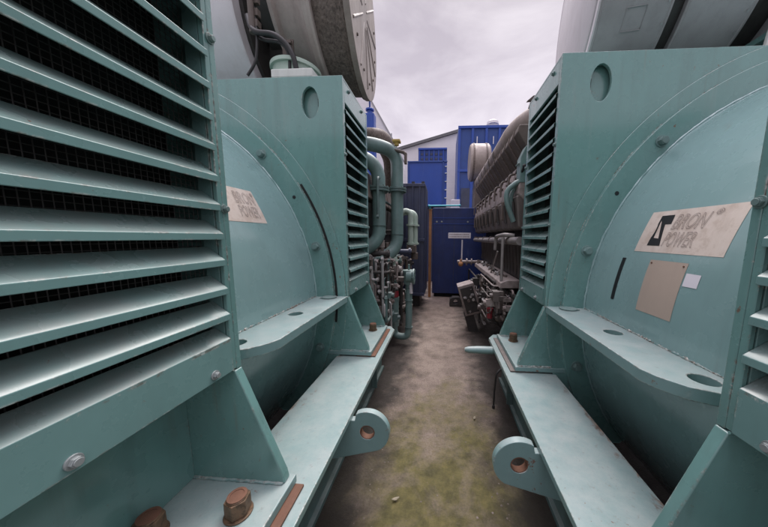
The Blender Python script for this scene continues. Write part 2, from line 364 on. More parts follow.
def housing(root, tf, yA, yB, hole):
    """sheet metal end housing from yA (towards the lens) to yB with a louver in its aisle side"""
    m = MB(tf)
    sl = [(1.0+.064*cos(t), 2.488+.112*sin(t)) for t in [2*pi*i/28+.001 for i in range(28)]]
    t = .022
    # face plates: wide above, narrowing to the feet below
    def plate(y, y2, hl):
        m.prism([(FA, BOT-.004), (FA, TOP), (BA, TOP), (BA, BOT-.004)], y, y2, 'y', [sl] if hl else [])
        m.prism([(1.02, .56), (1.02, BOT-.0045), (BA, BOT-.0045), (BA, .56)], y, y2, 'y')
    plate(yA, yA+t, hole == 'front'); plate(yB-t, yB, hole == 'rear')
    yi, yj = yA+t, yB-t
    m.box(FA+.001, BA, yi, yj, TOP-.016, TOP-.001)                      # top sheet
    m.box(BA-.02, BA, yi, yj, BOT, TOP-.017)                            # back sheet
    fr = .030
    m.box(FA+.0005, FA+.016, yi, yA+fr+.01, BOT, TOP-.017); m.box(FA+.0005, FA+.016, yB-fr-.01, yj, BOT, TOP-.017)
    m.box(FA+.0005, FA+.016, yA+fr+.01, yB-fr-.01, OP1, TOP-.017)
    m.box(FA+.017, 1.02, yi, yj, BOT-.003, BOT+.012)                     # floor sheet
    # recess behind the slot
    if hole == 'front': m.box(.90, 1.10, yA+.045, yA+.055, 2.34, 2.64)
    h = obj('end_housing', m, M['teal'], root, bevel=.003)
    m = MB(tf); wob = random.Random(int(yA*1000)+ (1 if hole == 'front' else 2))
    ya, yb = yA+fr+.012, yB-fr-.012
    for k in range(1, 15):                                              # rain louver blades
        z = OP0+k*PITCH
        z += wob.uniform(-.0018, .0018); sk = wob.uniform(-.004, .004)
        m.tf = lambda p, sk=sk: tf((p[0]+sk*.4*(p[1]-ya), p[1], p[2]+sk*(p[1]-ya)))
        m.prism([(FA-.010, z-.024), (FA-.006, z-.024), (FA-.006, z-.003), (FA+.052, z+.037), (FA+.052, z+.041), (FA-.004, z+.001), (FA-.010, z-.004)], ya, yb, 'y')
    m.tf = tf
    m.box(FA-.004, FA+.014, ya+.0, yb, BOT+.001, OP0-.006)               # lower panel
    m.prism([(FA-.004, OP0-.006), (FA+.001, OP0-.006), (FA+.052, OP0+.034), (FA+.052, OP0+.038), (FA-.004, OP0)], ya, yb, 'y')
    m.box(FA+.018, FA+.066, ya-.008, ya-.001, BOT, OP1); m.box(FA+.018, FA+.066, yb+.001, yb+.008, BOT, OP1)
    obj('louver', m, M['louver'], h, bevel=.004, seg=3)
    m = MB(tf); a = FA+.075
    ny = int((yb-ya)/.0155); nz = int((OP1-BOT)/.0155)
    for i in range(ny+1):
        y = ya+(yb-ya)*i/ny; m.cyl((a, y, BOT+.02), (a, y, OP1), .0013, n=4, cap=False)
    for i in range(nz+1):
        z = BOT+.02+(OP1-BOT-.02)*i/nz; m.cyl((a+.0026, ya, z), (a+.0026, yb, z), .0013, n=4, cap=False)
    obj('mesh_screen', m, M['wire'], h)
    m = MB(tf); m.box(.93, .95, yi+.001, yj-.001, BOT+.02, OP1+.02); obj('dark_backing', m, M['void'], h)  # black sheet stands for the unlit inside of the housing
    ee = yB-.022 if hole == 'rear' else yA+.02
    for (y, z) in ((yB-.018, 2.12), (yB-.018, 1.588), (yA+.018, 2.12), (yA+.018, 1.588), (yB-.12, BOT+.025), (yB-.46, BOT+.025), (yA+.13, 2.62), (yA+.46, 2.62)):
        m = MB(tf); m.hexbolt((FA-.004 if z < 1.1 else FA, y, z), (-1, 0, 0), .0108, .012); obj('bolt', m, M['bolt_grey'] if z < 1.1 else M['bolt'], h, bevel=.001)
    return h

def generator(s, y0, label):
    tf = lambda p: Vector((s*p[0], y0+p[1], p[2]))
    root = empty('generator', (s*2.5, y0-.6, 0)); tag(root, label, 'generator', 'teal generators facing each other')
    hf = housing(root, tf, 0, DEP, 'front'); hn = housing(root, tf, NEAR-DEP, NEAR, 'rear')
    # ring flanges on the housings
    lo, hi = 220, -38
    for hs, ya, d in ((hf, 0, -1), (hn, NEAR, 1)):
        m = MB(tf)
        for r0, r1, dep in ((RB-.02, 1.765, .010), (RB-.02, 1.675, .040)):
            poly = arc(AX, r1, lo, hi, 120)+arc(AX, r0, hi, lo, 120)
            m.prism(poly, ya+d*.0005, ya+d*dep, 'y')
        obj('flange_ring', m, M['teal'], hs, bevel=.003)
        if s < 0 and d < 0:
            m = MB(tf); m.prism(arc(AX, 1.697, 148, 187, 40)+arc(AX, 1.679, 187, 148, 40), ya-.0105, ya-.012, 'y'); obj('open_gap', m, M['void'], hs)
        for k, th in enumerate((136, 165, 195, 107, 78, 49, 20)):
            m = MB(tf); c = (AX[0]+1.60*cos(radians(th)), ya+d*.040, AX[1]+1.60*sin(radians(th)))
            m.hexbolt(c, (0, d, 0), .026, .030); obj('bolt', m, M['teal_pipe'], hs, bevel=.001)
        if d < 0:
            m = MB(tf); th = radians(150.3); c = (AX[0]+1.60*cos(th), ya-.0405, AX[1]+1.60*sin(th))
            m.cyl(c, (c[0], c[1]-.001, c[2]), .0135, n=20); obj('bolt_hole', m, M['ink'], hs)
    # barrel: rolled shell with a weld lip at each end
    m = MB(tf)
    prof = [(0, RB+.012), (-.012, RB+.012), (-.016, RB), (NEAR+.016, RB), (NEAR+.012, RB+.012), (NEAR, RB+.012)]
    rows = [[m.v((AX[0]+r*cos(radians(th)), y, AX[1]+r*sin(radians(th)))) for th in [lo+(hi-lo)*i/110 for i in range(111)]] for y, r in prof]
    inn = [[m.v((AX[0]+(RB-.03)*cos(radians(th)), y, AX[1]+(RB-.03)*sin(radians(th)))) for th in [lo+(hi-lo)*i/110 for i in range(111)]] for y in (NEAR, 0)]
    allr = rows+inn+[rows[0]]
    for p, q in zip(allr, allr[1:]):
        for i in range(110): m.f([p[i], p[i+1], q[i+1], q[i]])
    for e in (0, 110): m.f([r[e] for r in rows+inn])
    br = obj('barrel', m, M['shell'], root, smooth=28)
    for yw in (-.042, NEAR+.042):
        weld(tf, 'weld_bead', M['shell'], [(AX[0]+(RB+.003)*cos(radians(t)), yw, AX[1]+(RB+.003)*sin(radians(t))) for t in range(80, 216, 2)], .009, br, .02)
    # mounting shelf
    m = MB(tf); zt = 1.013
    def hole(a, y, ra=.042, n=28): return [(a+ra*cos(2*pi*i/n), y+ra*sin(2*pi*i/n)) for i in range(n)]
    hs = [hole(.905, -.505), hole(.925, -.965), hole(.915, -.075, .034)]
    m.prism([(.755, -.003), (.755, -.90), (.775, -.955), (.83, -1.02), (.90, -1.05), (1.06, -1.06), (1.06, -.003)], zt-.048, zt, 'z', hs)
    sh_ = None
    sh_ = obj('mounting_shelf', m, M['shelf'], root, bevel=.004)
    weld(tf, 'weld_bead', M['shelf'], [(1.005, -.03, zt+.002), (1.005, -1.05, zt+.002)], .009, sh_)
    m = MB(tf); m.lathe((.875, -.075, zt), (0, 0, 1), [(.0005, .03), (.004, .055), (.010, .055), (.012, .03)], 28); obj('washer', m, M['bolt'], sh_)
    # skid rail: I beam with lug
    m = MB(tf); e0, e1 = NEAR-DEP-.25, DEP+.12
    m.prism([(.49, e0), (.86, e0), (.86, e1), (.55, e1), (.49, e1-.10)], .468, .50, 'z')
    rl = obj('skid_rail', m, M['rail_top'], root, bevel=.004)
    m = MB(tf); m.box(.655, .68, e0, e1-.01, .032, .467); m.box(.63, .74, e0, e1, .0, .031)
    for y in (-1.25, -.35, .3): m.box(.60, .654, y, y+.016, .032, .467)
    obj('rail_web', m, M['teal_dark'], rl, bevel=.003)  # dark paint stands for the shade below the rail flange
    m = MB(tf); yl = -.715; c = (.400, .395)
    hl = [(c[0]+.042*cos(2*pi*i/28), c[1]+.042*sin(2*pi*i/28)) for i in range(28)]
    out = [(.654, .462)]+[(.47, .466)]+arc(c, .126, 60, 238, 26)+[(.654, .20)]
    m.prism(out, yl, yl+.040, 'y', [hl])
    lg = obj('lifting_lug', m, M['rail'], rl, bevel=.004)
    m = MB(tf)
    ring_o = [(c[0]+.0418*cos(2*pi*i/28), c[1]+.0418*sin(2*pi*i/28)) for i in range(28)]
    ring_i = [(c[0]+.038*cos(2*pi*i/28), c[1]+.038*sin(2*pi*i/28)) for i in range(28)]
    m.prism(ring_o, yl+.002, yl+.038, 'y', [ring_i]); obj('rusty_bore', m, M['rust'], lg)
    # opposite skid rail far side
    m = MB(tf); m.box(4.2, 4.57, e0, e1, .468, .50); m.box(4.37, 4.40, e0, e1, .032, .467); m.box(4.22, 4.55, e0, e1, 0, .031)
    obj('skid_rail', m, M['rail'], root)
    foot(root, tf, .0-.001, DEP+.0, True, 0, s); foot(root, tf, NEAR-DEP+.0, NEAR+.001, False, 0, s)
    m = MB(tf); m.tube([(.895, -1.02, .505), (.88, -1.03, .56)], .012, 10); obj('drain_pin', m, M['palegreen'], root)
    return root, tf, br

GL, tfl, BL_ = generator(-1, 2.04, 'teal generator left of the aisle, its faded sticker half hidden by the near louver')
NEAR = -1.185
GR, tfr, BR_ = generator(1, 1.89, 'teal generator right of the aisle with black emblem sticker, tan patch and black tape')

# decals on the right barrel
def sticker(tf, s, y0, parent, full):
    # world y decreases to the right on the right hand machine
    m = MB(tf)
    yl, yr = (1.523-1.89, 1.062-1.89) if full else (-.42, -.88)
    dth = 0 if full else -5.6
    decal(m, 155.3+dth, 163.6+dth, yl, yr, .0012)
    st = obj('sticker', m, M['sticker'], parent, sheet=True)
    d = -1 if s > 0 else 1
    ys = yl if s > 0 else yr
    def yy(t): return ys+d*t
    if full:
        m = MB(tf)
        # slanted emblem: thick frame leg and flag
        def q(pts):
            vs = [m.v((AX[0]+(RB+.0028)*cos(radians(th)), yy(t), AX[1]+(RB+.0028)*sin(radians(th)))) for t, th in pts]; m.f(vs)
        q([(.075, 156.3), (.150, 156.3), (.153, 157.1), (.085, 157.1)])
        q([(.075, 156.3), (.085, 157.1), (.093, 160.8), (.071, 162.3)])
        q([(.085, 157.1), (.153, 157.1), (.155, 158.1), (.121, 158.1), (.096, 157.9)])
        q([(.096, 157.9), (.121, 158.1), (.150, 162.3), (.124, 160.9)])
        q([(.093, 160.8), (.124, 160.9), (.150, 162.3), (.071, 162.3)])
        bmesh.ops.recalc_face_normals(m.bm, faces=m.bm.faces)
        obj('emblem', m, M['ink'], st, sheet=True)
    m = MB(tf)
    text_on_barrel(m, 'BRON', .105, yy(.165 if full else .27), 159.1+dth, d*.56)
    text_on_barrel(m, 'POWER', .098, yy(.158 if full else .263), 162.3+dth, d*.46)
    obj('lettering', m, M['sticker_grey'], st, sheet=True)
    m = MB(tf); text_on_barrel(m, '®', .035, yy(.345 if full else .42), 156.9+dth, d, outline=False); obj('mark', m, M['sticker_grey'], st, sheet=True)
sticker(tfr, 1, 1.89, BR_, True); sticker(tfl, -1, 2.04, BL_, False)
m = MB(tfr); decal(m, 165.0, 174.8, 1.388-1.89, 1.184-1.89, .0012); obj('bare_patch', m, M['patch'], BR_, sheet=True)
for yy in (1.375, 1.20):
    m = MB(tfr); th = radians(165.6); p = Vector((AX[0]+RB*cos(th), yy-1.89, AX[1]+RB*sin(th))); m.cyl(p, p+Vector((-.004, 0, .001)), .004, n=10); obj('rivet', m, M['rust'], BR_)
m = MB(tfr); decal(m, 166.6, 168.7, 1.176-1.89, 1.112-1.89, .0014); obj('white_label', m, M['label'], BR_, sheet=True)
m = MB(tfr); decal(m, 165.2, 174.5, 1.589-1.89, 1.561-1.89, .0014, skew=.004); obj('black_tape', m, M['ink'], BR_, sheet=True)

# ------------------------------------------------------------------ turbochargers and silencers above the generators
tL = lambda p: Vector((-p[0], p[1], p[2]))
def left_turbo():
    root = empty('turbocharger', (-1.3, 2.75, 2.66)); tag(root, 'brown drum shaped turbocharger silencer with tan casing above the left generator', 'turbocharger')
    c = (.775, 2.76, 3.62); R = .69; A = Vector((1, -.09, 0)).normalized()
    def on(t, u, w): return Vector(c)+A*t+Vector((.09, 1, 0)).normalized()*u+Vector((0, 0, w))
    m = MB(tL); m.lathe(c, A, [(.035, R-.02), (.035, R), (.07, R+.012), (.08, R-.012), (.30, R-.012), (.31, R-.2)], 96)
    d = obj('silencer_drum', m, M['lag'], root, bevel=.004)
    m = MB(tL); m.lathe(c, A, [(0, R+.005), (0, R+.022), (.05, R+.022), (.055, R)], 96); obj('rim_band', m, M['tan_rim'], d, bevel=.004)
    m = MB(tL); m.lathe(c, A, [(.30, R-.03), (.30, R+.035), (.325, R+.035), (.335, R), (.375, R-.01), (.375, R-.1)], 96); obj('rim_band', m, M['tan'], d, bevel=.004)
    m = MB(tL); m.lathe(c, A, [(.015, .02), (.012, R-.05), (.020, R+.004), (.035, R)], 72)
    f = obj('end_cover', m, M['face'], root)
    for k in range(12):
        t = 2*pi*k/12+.15; m = MB(tL)
        m.tube([on(.005, .12*cos(t), .12*sin(t)), on(0, (R-.06)*cos(t), (R-.06)*sin(t))], .011, 8)
        obj('stay', m, M['tan_rim'], f)
        m = MB(tL); m.hexbolt(on(.008, (R-.13)*cos(t+.2), (R-.13)*sin(t+.2)), -A, .012, .016); obj('bolt', m, M['brown'], f)
    m = MB(tL); m.lathe(c, A, [(.37, R-.04), (.40, R-.06), (.44, R-.12), (.49, R-.17), (.58, R-.19), (.64, R-.19), (.655, R-.14), (.685, R-.14), (.69, R-.4)], 80)
    obj('casing', m, M['tan'], root, bevel=.004)
    m = MB(tL); m.lathe(c, A, [(.68, .50), (.80, .50), (.83, .44)], 40); m.box(1.40, 1.62, 2.5, 2.75, 2.7, 3.9); obj('dark_gap_fill', m, M['dark'], root)  # dark filler added to blacken the gap beside the casing
    # pedestal flange and white plate on the box top
    m = MB(tL); m.lathe((1.20, 2.24, 0), (0, 0, 1), [(2.672, .17), (2.80, .17), (2.80, .19), (2.83, .19), (2.83, .15), (2.86, .13), (2.86, .02)], 40); obj('pedestal', m, M['palegreen'], root, bevel=.004)
    m = MB(tL); m.box(.98, 1.30, 2.05, 2.17, 2.674, 2.735); obj('base_plate', m, M['white'], root, bevel=.008)
    for a in (1.07, 1.22): 
        m = MB(tL); m.hexbolt((a, 2.1, 2.735), (0, 0, 1), .016, .02); obj('bolt', m, M['bolt_grey'], root)
    m = MB(tL)
    m.tube(bend([(1.50, 2.12, 3.15), (1.43, 2.06, 2.99), (1.24, 2.05, 2.97), (1.13, 2.06, 2.86), (1.11, 2.08, 2.72)], .12), .019, 12)
    m.tube(bend([(1.50, 2.13, 3.12), (1.41, 2.10, 2.97), (1.22, 2.09, 2.94), (1.16, 2.08, 2.85), (1.165, 2.08, 2.72)], .10), .013, 12)
    m.tube(bend([(1.44, 2.12, 3.22), (1.40, 2.07, 2.94), (1.42, 2.07, 2.80), (1.49, 2.06, 2.70)], .10), .010, 10)
    obj('hose', m, M['black'], root)
    m = MB(tL)
    for i, z in enumerate((3.05, 3.13, 3.22, 3.32)): m.box(1.40, 1.47, 2.08+.01*i, 2.13, z, z+.05); 
    m.tube([(1.44, 2.08, 3.0), (1.45, 2.08, 3.5)], .022, 10)
    obj('fitting', m, M['brown'], root, bevel=.003)
    m = MB(tL)
    for z in (2.93, 2.97, 3.01): m.box(1.215, 1.255, 2.20, 2.225, z, z+.022)
    m.box(1.21, 1.30, 2.224, 2.24, 2.90, 3.05); obj('tag_plate', m, M['brown'], root)
    return root
left_turbo()
def silencer(tf, name, label, c, A, R, segs, seam, mats):
    A = Vector(A).normalized(); c = Vector(c); V = Vector((-A.y, A.x, 0))
    root = empty(name, tf(c-Vector((0, 0, R)))); tag(root, label, 'intake silencer')
    for i, (a0, a1) in enumerate(segs):
        m = MB(tf); m.lathe(c, A, [(a0, R-.12), (a0, R-.004), (a0+.012, R), (a0+.018, R-.006), (a1-.018, R-.006), (a1-.012, R), (a1, R-.004), (a1, R-.12)], 96)
        sh = obj('shell', m, M[mats[0]], root)
        m = MB(tf)
        for k in range(14):
            t = -1.1+k*.16; d = V*-cos(t)+Vector((0, 0, sin(t))); p = c+A*(a1-.03)+d*(R+.001)
            m.cyl(p, p+d*.004, .006, n=8)
        obj('rivet_row', m, M['bolt_grey'], sh)
    m = MB(tf); m.lathe(c, A, [(segs[0][1]-.002, R-.05), (segs[-1][1]+.09, R-.05)], 64); obj('core', m, M['dark'], root)
    else_ = not seam
    if else_:
        m = MB(tf); m.lathe(c, A, [(-.03, R-.09), (.03, R-.09)], 64); obj('dark_end_disc', m, M['dark'], root)  # dark disc added for the shade on the end face
    if seam:
        m = MB(tf); m.lathe(c, A, [(-.02, .05), (-.02, R-.10), (-.012, R-.085), (-.001, R-.084), (-.001, R-.13)], 96); cv = obj('end_cover', m, M['grey_light'], root)  # cover and rim paler than the shell: light on this face put into colour
        m = MB(tf); m.lathe(c, A, [(0, R-.11), (-.012, R-.03), (-.012, R-.004), (-.0005, R-.002), (-.0005, R-.13)], 96); obj('rim', m, M['grey_light'], cv)
    return root
rs = silencer(lambda p: Vector(p), 'intake_silencer', 'grey sheet metal intake silencer with dark strap gap above the right generator', (1.15, 2.66, 3.45), (1, -.17, 0), .70, [(0, .44), (.52, .91), (1.05, 1.6)], True, ['grey'])
m = MB()
def cp(a, t, R=.6975):
    A = Vector((1, -.17, 0)).normalized(); V = Vector((-A.y, A.x, 0)); return Vector((1.15, 2.66, 3.45))+A*a+V*(-R*cos(t))+Vector((0, 0, R*sin(t)))
m.tube([cp(.17, -.62), cp(.29, -.62), cp(.29, -.80), cp(.17, -.80), cp(.17, -.62)], .0035, 5)
obj('hatch', m, M['grey'], rs)
m = MB(); m.tube([(2.02, 1.96, 2.68), (2.10, 1.96, 3.2), (2.12, 2.0, 3.7)], .025, 10); m.tube([(2.06, 1.96, 2.68), (2.14, 1.96, 3.2)], .018, 8); obj('hose', m, M['white'], rs)
m = MB(); m.box(2.28, 2.32, 1.95, 2.3, 2.68, 3.3); m.prism([(2.08, 2.80), (2.45, 2.86), (2.45, 2.9), (2.08, 2.84)], 1.92, 2.25, 'y'); obj('bracket', m, M['teal'], rs, bevel=.004)
silencer(tL, 'intake_silencer', 'pale grey silencer casing beside the near louver of the left generator', (1.62, 2.88, 3.42), (1, -.02, 0), .80, [(0, .75)], False, ['grey_light'])

# ------------------------------------------------------------------ engines
def pipe_clutter(tf, root, n, box, rad, mats, names, seed):
    rnd = random.Random(seed); x0, x1, y0, y1, z0, z1 = box
    for i in range(n):
        m = MB(tf); p = [rnd.uniform(x0, x1), rnd.uniform(y0, y1), rnd.uniform(z0, z1)]; pts = [tuple(p)]; last = -1
        for k in range(rnd.randint(2, 4)):
            ax = rnd.choice([a for a in (0, 1, 2, 1, 2) if a != last]); last = ax
            lim = ((x0, x1), (y0, y1), (z0, z1))[ax]; p[ax] = rnd.uniform(*lim); pts.append(tuple(p))
        r = rnd.uniform(*rad); pts = bend(pts, r*3.5, 4); m.tube(pts, r, 8)
        for q in (pts[0], pts[-1]): m.cyl((q[0]-.012, q[1], q[2]), (q[0]+.012, q[1], q[2]), r*1.7, n=6)
        obj(rnd.choice(names), m, M[rnd.choice(mats)], root)
def box_clutter(tf, root, n, box, mats, name, seed):
    rnd = random.Random(seed); x0, x1, y0, y1, z0, z1 = box
    for i in range(n):
        m = MB(tf); a, y, z = rnd.uniform(x0, x1), rnd.uniform(y0, y1), rnd.uniform(z0, z1); d = [rnd.uniform(.02, .06) for _ in range(3)]
        m.box(a-d[0], a+d[0], y-d[1], y+d[1], z-d[2], z+d[2]); m.cyl((a-d[0]-.03, y, z), (a, y, z), min(d)*.8, n=10); m.hexbolt((a-d[0], y+d[1]*.6, z+d[2]*.6), (-1, 0, 0), .007, .01)
        m.tube([(a, y, z-d[2]), (a, y, z-d[2]-.06)], .008, 6)
        obj(name, m, M[rnd.choice(mats)], root, bevel=.004)
def right_engine():
    tf = lambda p: Vector(p)
    root = empty('diesel_engine', (1.2, 4.6, 0)); tag(root, 'grey brown diesel engine with rows of cylinder covers along the right of the aisle', 'engine')
    Y0, Y1 = 2.68, 6.05
    m = MB(); m.prism([(1.02, .12), (1.02, .95), (.90, 1.02), (.98, 1.5), (1.2, 2.35), (2.5, 2.35), (2.5, .12)], Y0, Y1, 'y')
    body = obj('engine_block', m, M['dark'], root, bevel=.01)
    m = MB()
    y = Y0+.1
    while y < Y1-.1:                                    # stiffening ribs over the crankcase doors
        m.prism([(.93, .72), (.87, 1.40), (.985, 1.42), (1.01, .72)], y, y+.028, 'y'); y += .145
    obj('crankcase_rib', m, M['cover_dark'], body, bevel=.003)
    n = 9; L = (Y1-Y0)/n
    for i in range(n):
        a, b = Y0+i*L+.006, Y0+(i+1)*L-.006; w = b-a
        m = MB()     # cylinder cover: face leaning to the sky, scalloped top edge
        m.prism([(.735, 1.925), (.745, 2.015), (.80, 2.20), (.845, 2.285), (1.25, 2.285), (1.0, 1.80), (.80, 1.86)], a, b, 'y')
        cv = obj('cylinder_cover', m, M['cover'], root, bevel=.014, seg=3)
        m = MB(); m.lathe((.80, a+w*.72, 2.22), Vector((-.9, 0, .45)), [(-.03, .055), (.006, .055), (.012, .042), (.012, .01)], 20); obj('injector_port', m, M['void'], cv)
        for t in (.18, .5):
            m = MB(); m.hexbolt((.768, a+w*t, 2.10), (-.95, 0, .3), .014, .02); obj('bolt', m, M['brown'], cv)
        m = MB()     # lower cover leaning in
        m.prism([(.725, 1.905), (.76, 1.60), (.81, 1.575), (1.05, 1.6), (1.0, 1.86), (.78, 1.93)], a+.01, b-.01, 'y')
        rc = obj('rocker_cover', m, M['cover_dark'], root, bevel=.014, seg=3)  # darker than the upper row: shade on the down-facing side put into colour
        m = MB(); m.box(.705, .74, a+w*.42, a+w*.58, 1.70, 1.915); obj('lug', m, M['brown'], rc, bevel=.006)
        m = MB(); m.tube([(.74, a+w*.2, 1.66), (.73, a+w*.25, 1.72), (.715, a+w*.25, 1.86)], .011, 8); obj('fuel_line', m, M['dark'], rc)
        m = MB(); m.tube(bend([(.80, b, 2.19), (.72, b-.03, 2.17), (.715, b-.05, 1.99)], .04), .012, 8); obj('fuel_line', m, M['brown'], cv)
    # charge air duct and lagged exhaust above it
    m = MB(); m.prism([(.755, 2.62), (.74, 2.55), (.90, 2.30), (1.3, 2.30), (1.3, 2.62)], Y0+.15, Y1+.1, 'y'); ad = obj('air_duct', m, M['brown'], root, bevel=.012)
    y = Y0+.3
    while y < Y1:
        m = MB(); m.prism([(.742, 2.615), (.728, 2.545), (.89, 2.295), (.91, 2.30), (.76, 2.62)], y, y+.02, 'y'); obj('duct_rib', m, M['lag'], ad); y += .2
    m = MB(); pts = bend([(1.7, 2.75, 2.95), (1.25, 2.98, 2.91), (.885, 3.40, 2.80), (.872, 3.9, 2.755), (.86, 6.3, 2.725)], .30, 8)
    m.tube(pts, .125, 20); ex = obj('exhaust_pipe', m, M['duct'], root)
    y = 4.15
    while y < 6.2:
        m = MB(); m.cyl((.86, y, 2.716), (.86, y+.025, 2.726), .131, n=20); obj('pipe_clamp', m, M['silver'], ex); y += .38
    m = MB(); m.prism([(.90, 2.97), (.99, 2.98), (1.02, 3.035), (.96, 3.02)], 3.12, 3.16, 'y'); m.tube([(.93, 3.14, 2.90), (.96, 3.14, 3.01)], .012, 8); obj('bracket', m, M['brown'], ex)
    # silver lagged water pipe
    m = MB(); m.tube([(.775, 2.66, 1.465), (.755, 6.0, 1.44)], .042, 16); wp = obj('water_pipe', m, M['silver'], root)
    for y in (3.0, 3.5, 4.1, 4.7, 5.3, 5.9):
        m = MB(); m.cyl((.768, y, 1.463), (.768, y+.03, 1.463), .050, n=16); obj('pipe_clamp', m, M['brown'], wp)
    m = MB()
    m.tube(bend([(.80, 2.95, 1.52), (.70, 3.0, 1.53), (.69, 3.4, 1.51), (.69, 3.42, 1.34)], .05), .022, 10)
    m.tube([(.69, 3.02, 1.50), (.70, 3.04, .62)], .017, 10); m.tube([(.72, 3.42, 1.32), (.70, 3.8, .92)], .012, 8)
    obj('vent_pipe', m, M['silver'], root)
    # dirty aluminium control ledge and loose gear along the crankcase
    m = MB(); m.prism([(.66, .93), (.67, .99), (.74, 1.02), (.90, 1.02), (.90, .93)], 2.95, 5.2, 'y'); lg = obj('control_ledge', m, M['cover'], root, bevel=.008)
    for i in range(26):
        rnd = random.Random(i); y = rnd.uniform(3.0, 5.1); m = MB(); r = rnd.uniform(.012, .03)
        m.cyl((.70+rnd.uniform(0, .12), y, 1.005), (.70+rnd.uniform(0, .1), y+rnd.uniform(-.02, .02), 1.03+rnd.uniform(0, .06)), r, r*.7, n=8); obj('stud', m, M[rnd.choice(['dark', 'bright', 'brown'])], lg)
    m = MB(); m.prism([(.64, .60), (.62, .80), (.68, .88), (.78, .90), (.86, .62)], 3.02, 3.40, 'y'); m.box(.66, .80, 3.05, 3.35, .50, .60); pm = obj('pump_body', m, M['cover_dark'], root, bevel=.03, seg=3)
    for i in range(6):
        m = MB(); m.cyl((.65, 3.06+i*.06, .70), (.58, 3.06+i*.06, .74), .022, .016, n=12); obj('pump_port', m, M['cover' if i % 2 else 'dark'], pm)
    pipe_clutter(tf, root, 20, (.54, .84, 2.80, 4.3, .42, .98), (.008, .02), ['brown', 'dark', 'silver', 'cover', 'dark'], ['hose', 'oil_pipe'], 5)
    pipe_clutter(tf, root, 9, (.60, .84, 3.6, 5.9, .15, .95), (.01, .025), ['brown', 'dark', 'silver'], ['hose', 'oil_pipe'], 8)
    pipe_clutter(tf, root, 26, (.52, .80, 2.78, 3.6, .50, .92), (.006, .014), ['bright', 'dark', 'cover_dark', 'cover', 'brown'], ['hose', 'fuel_line'], 31)
    box_clutter(tf, root, 30, (.56, .82, 2.80, 4.4, .48, .92), ['dark', 'brown', 'cover', 'cover_dark'], 'fitting', 3)
    m = MB(); m.cyl((.58, 3.02, .56), (.58, 3.02, .66), .03, n=14); m.cyl((.58, 3.02, .66), (.58, 3.02, .68), .038, n=14); obj('valve_cap', m, M['red'], root)
    # green end: governor housing with two bent pipes just past the louver
    m = MB(); m.prism([(.742, 2.03), (.742, 2.26), (.79, 2.37), (1.0, 2.37), (1.0, 2.03)], 2.68, 2.80, 'y'); m.box(.725, .74, 2.685, 2.795, 2.205, 2.215); gh = obj('green_cover', m, M['teal_pipe'], root, bevel=.006)
    for off, r, x in ((0, .026, .64), (.05, .020, .70)):
        m = MB(); m.tube(bend([(.80, 2.72+off, 2.05-off*.3), (.74, 2.74+off, 2.045-off*.3), (x, 2.76+off, 1.965-off), (x+.01, 2.76+off, 1.84-off*.3), (x+.09, 2.77+off, 1.66)], .08), r, 14); obj('green_pipe', m, M['teal_pipe'], root)
    m = MB(); m.tube([(.775, 2.66, 2.17), (.755, 2.70, 2.11)], .013, 8); m.sphere((.775, 2.66, 2.175), .02, (1, 1, 1), 10); obj('lever', m, M['black'], root)
    m = MB(); m.box(.742, .765, 2.76, 2.81, 1.80, 1.86); obj('tag_plate', m, M['amber'], root)
    m = MB(); m.box(.75, .775, 2.79, 2.84, 1.86, 1.98); obj('sensor', m, M['black'], root, bevel=.003)
    # cross pipe with valve reaching out to the blue cabinet
    m = MB(); m.tube([(.95, 5.5, .985), (.34, 5.5, .985)], .035, 12); m.cyl((.52, 5.5, .985), (.545, 5.5, .985), .075, n=18); m.cyl((.62, 5.5, .985), (.64, 5.5, .985), .07, n=18); xp = obj('drain_pipe', m, M['cover'], root)
    m = MB(); m.sphere((.41, 5.48, .94), .055, (1, 1, 1), 12); m.cyl((.41, 5.48, .94), (.41, 5.48, 1.04), .02, n=10); obj('valve', m, M['orange'], xp)
    m = MB(); m.tube([(.43, 5.5, 1.02), (.43, 5.5, 1.44)], .014, 8); obj('rod', m, M['label'], xp)
    m = MB(); m.box(.14, .60, 5.49, 5.505, 1.47, 1.585); sg = obj('label_board', m, M['label'], xp, bevel=.002)
    rnd = random.Random(4); m = MB()
    for row in (1.55, 1.505):
        x = .165
        while x < .56:
            w = rnd.uniform(.006, .022); m.box(x, x+w, 5.4885, 5.4895, row-.008, row+.008); x += w+.008
    obj('faded_print', m, M['sticker_grey'], sg)
    return root
right_engine()

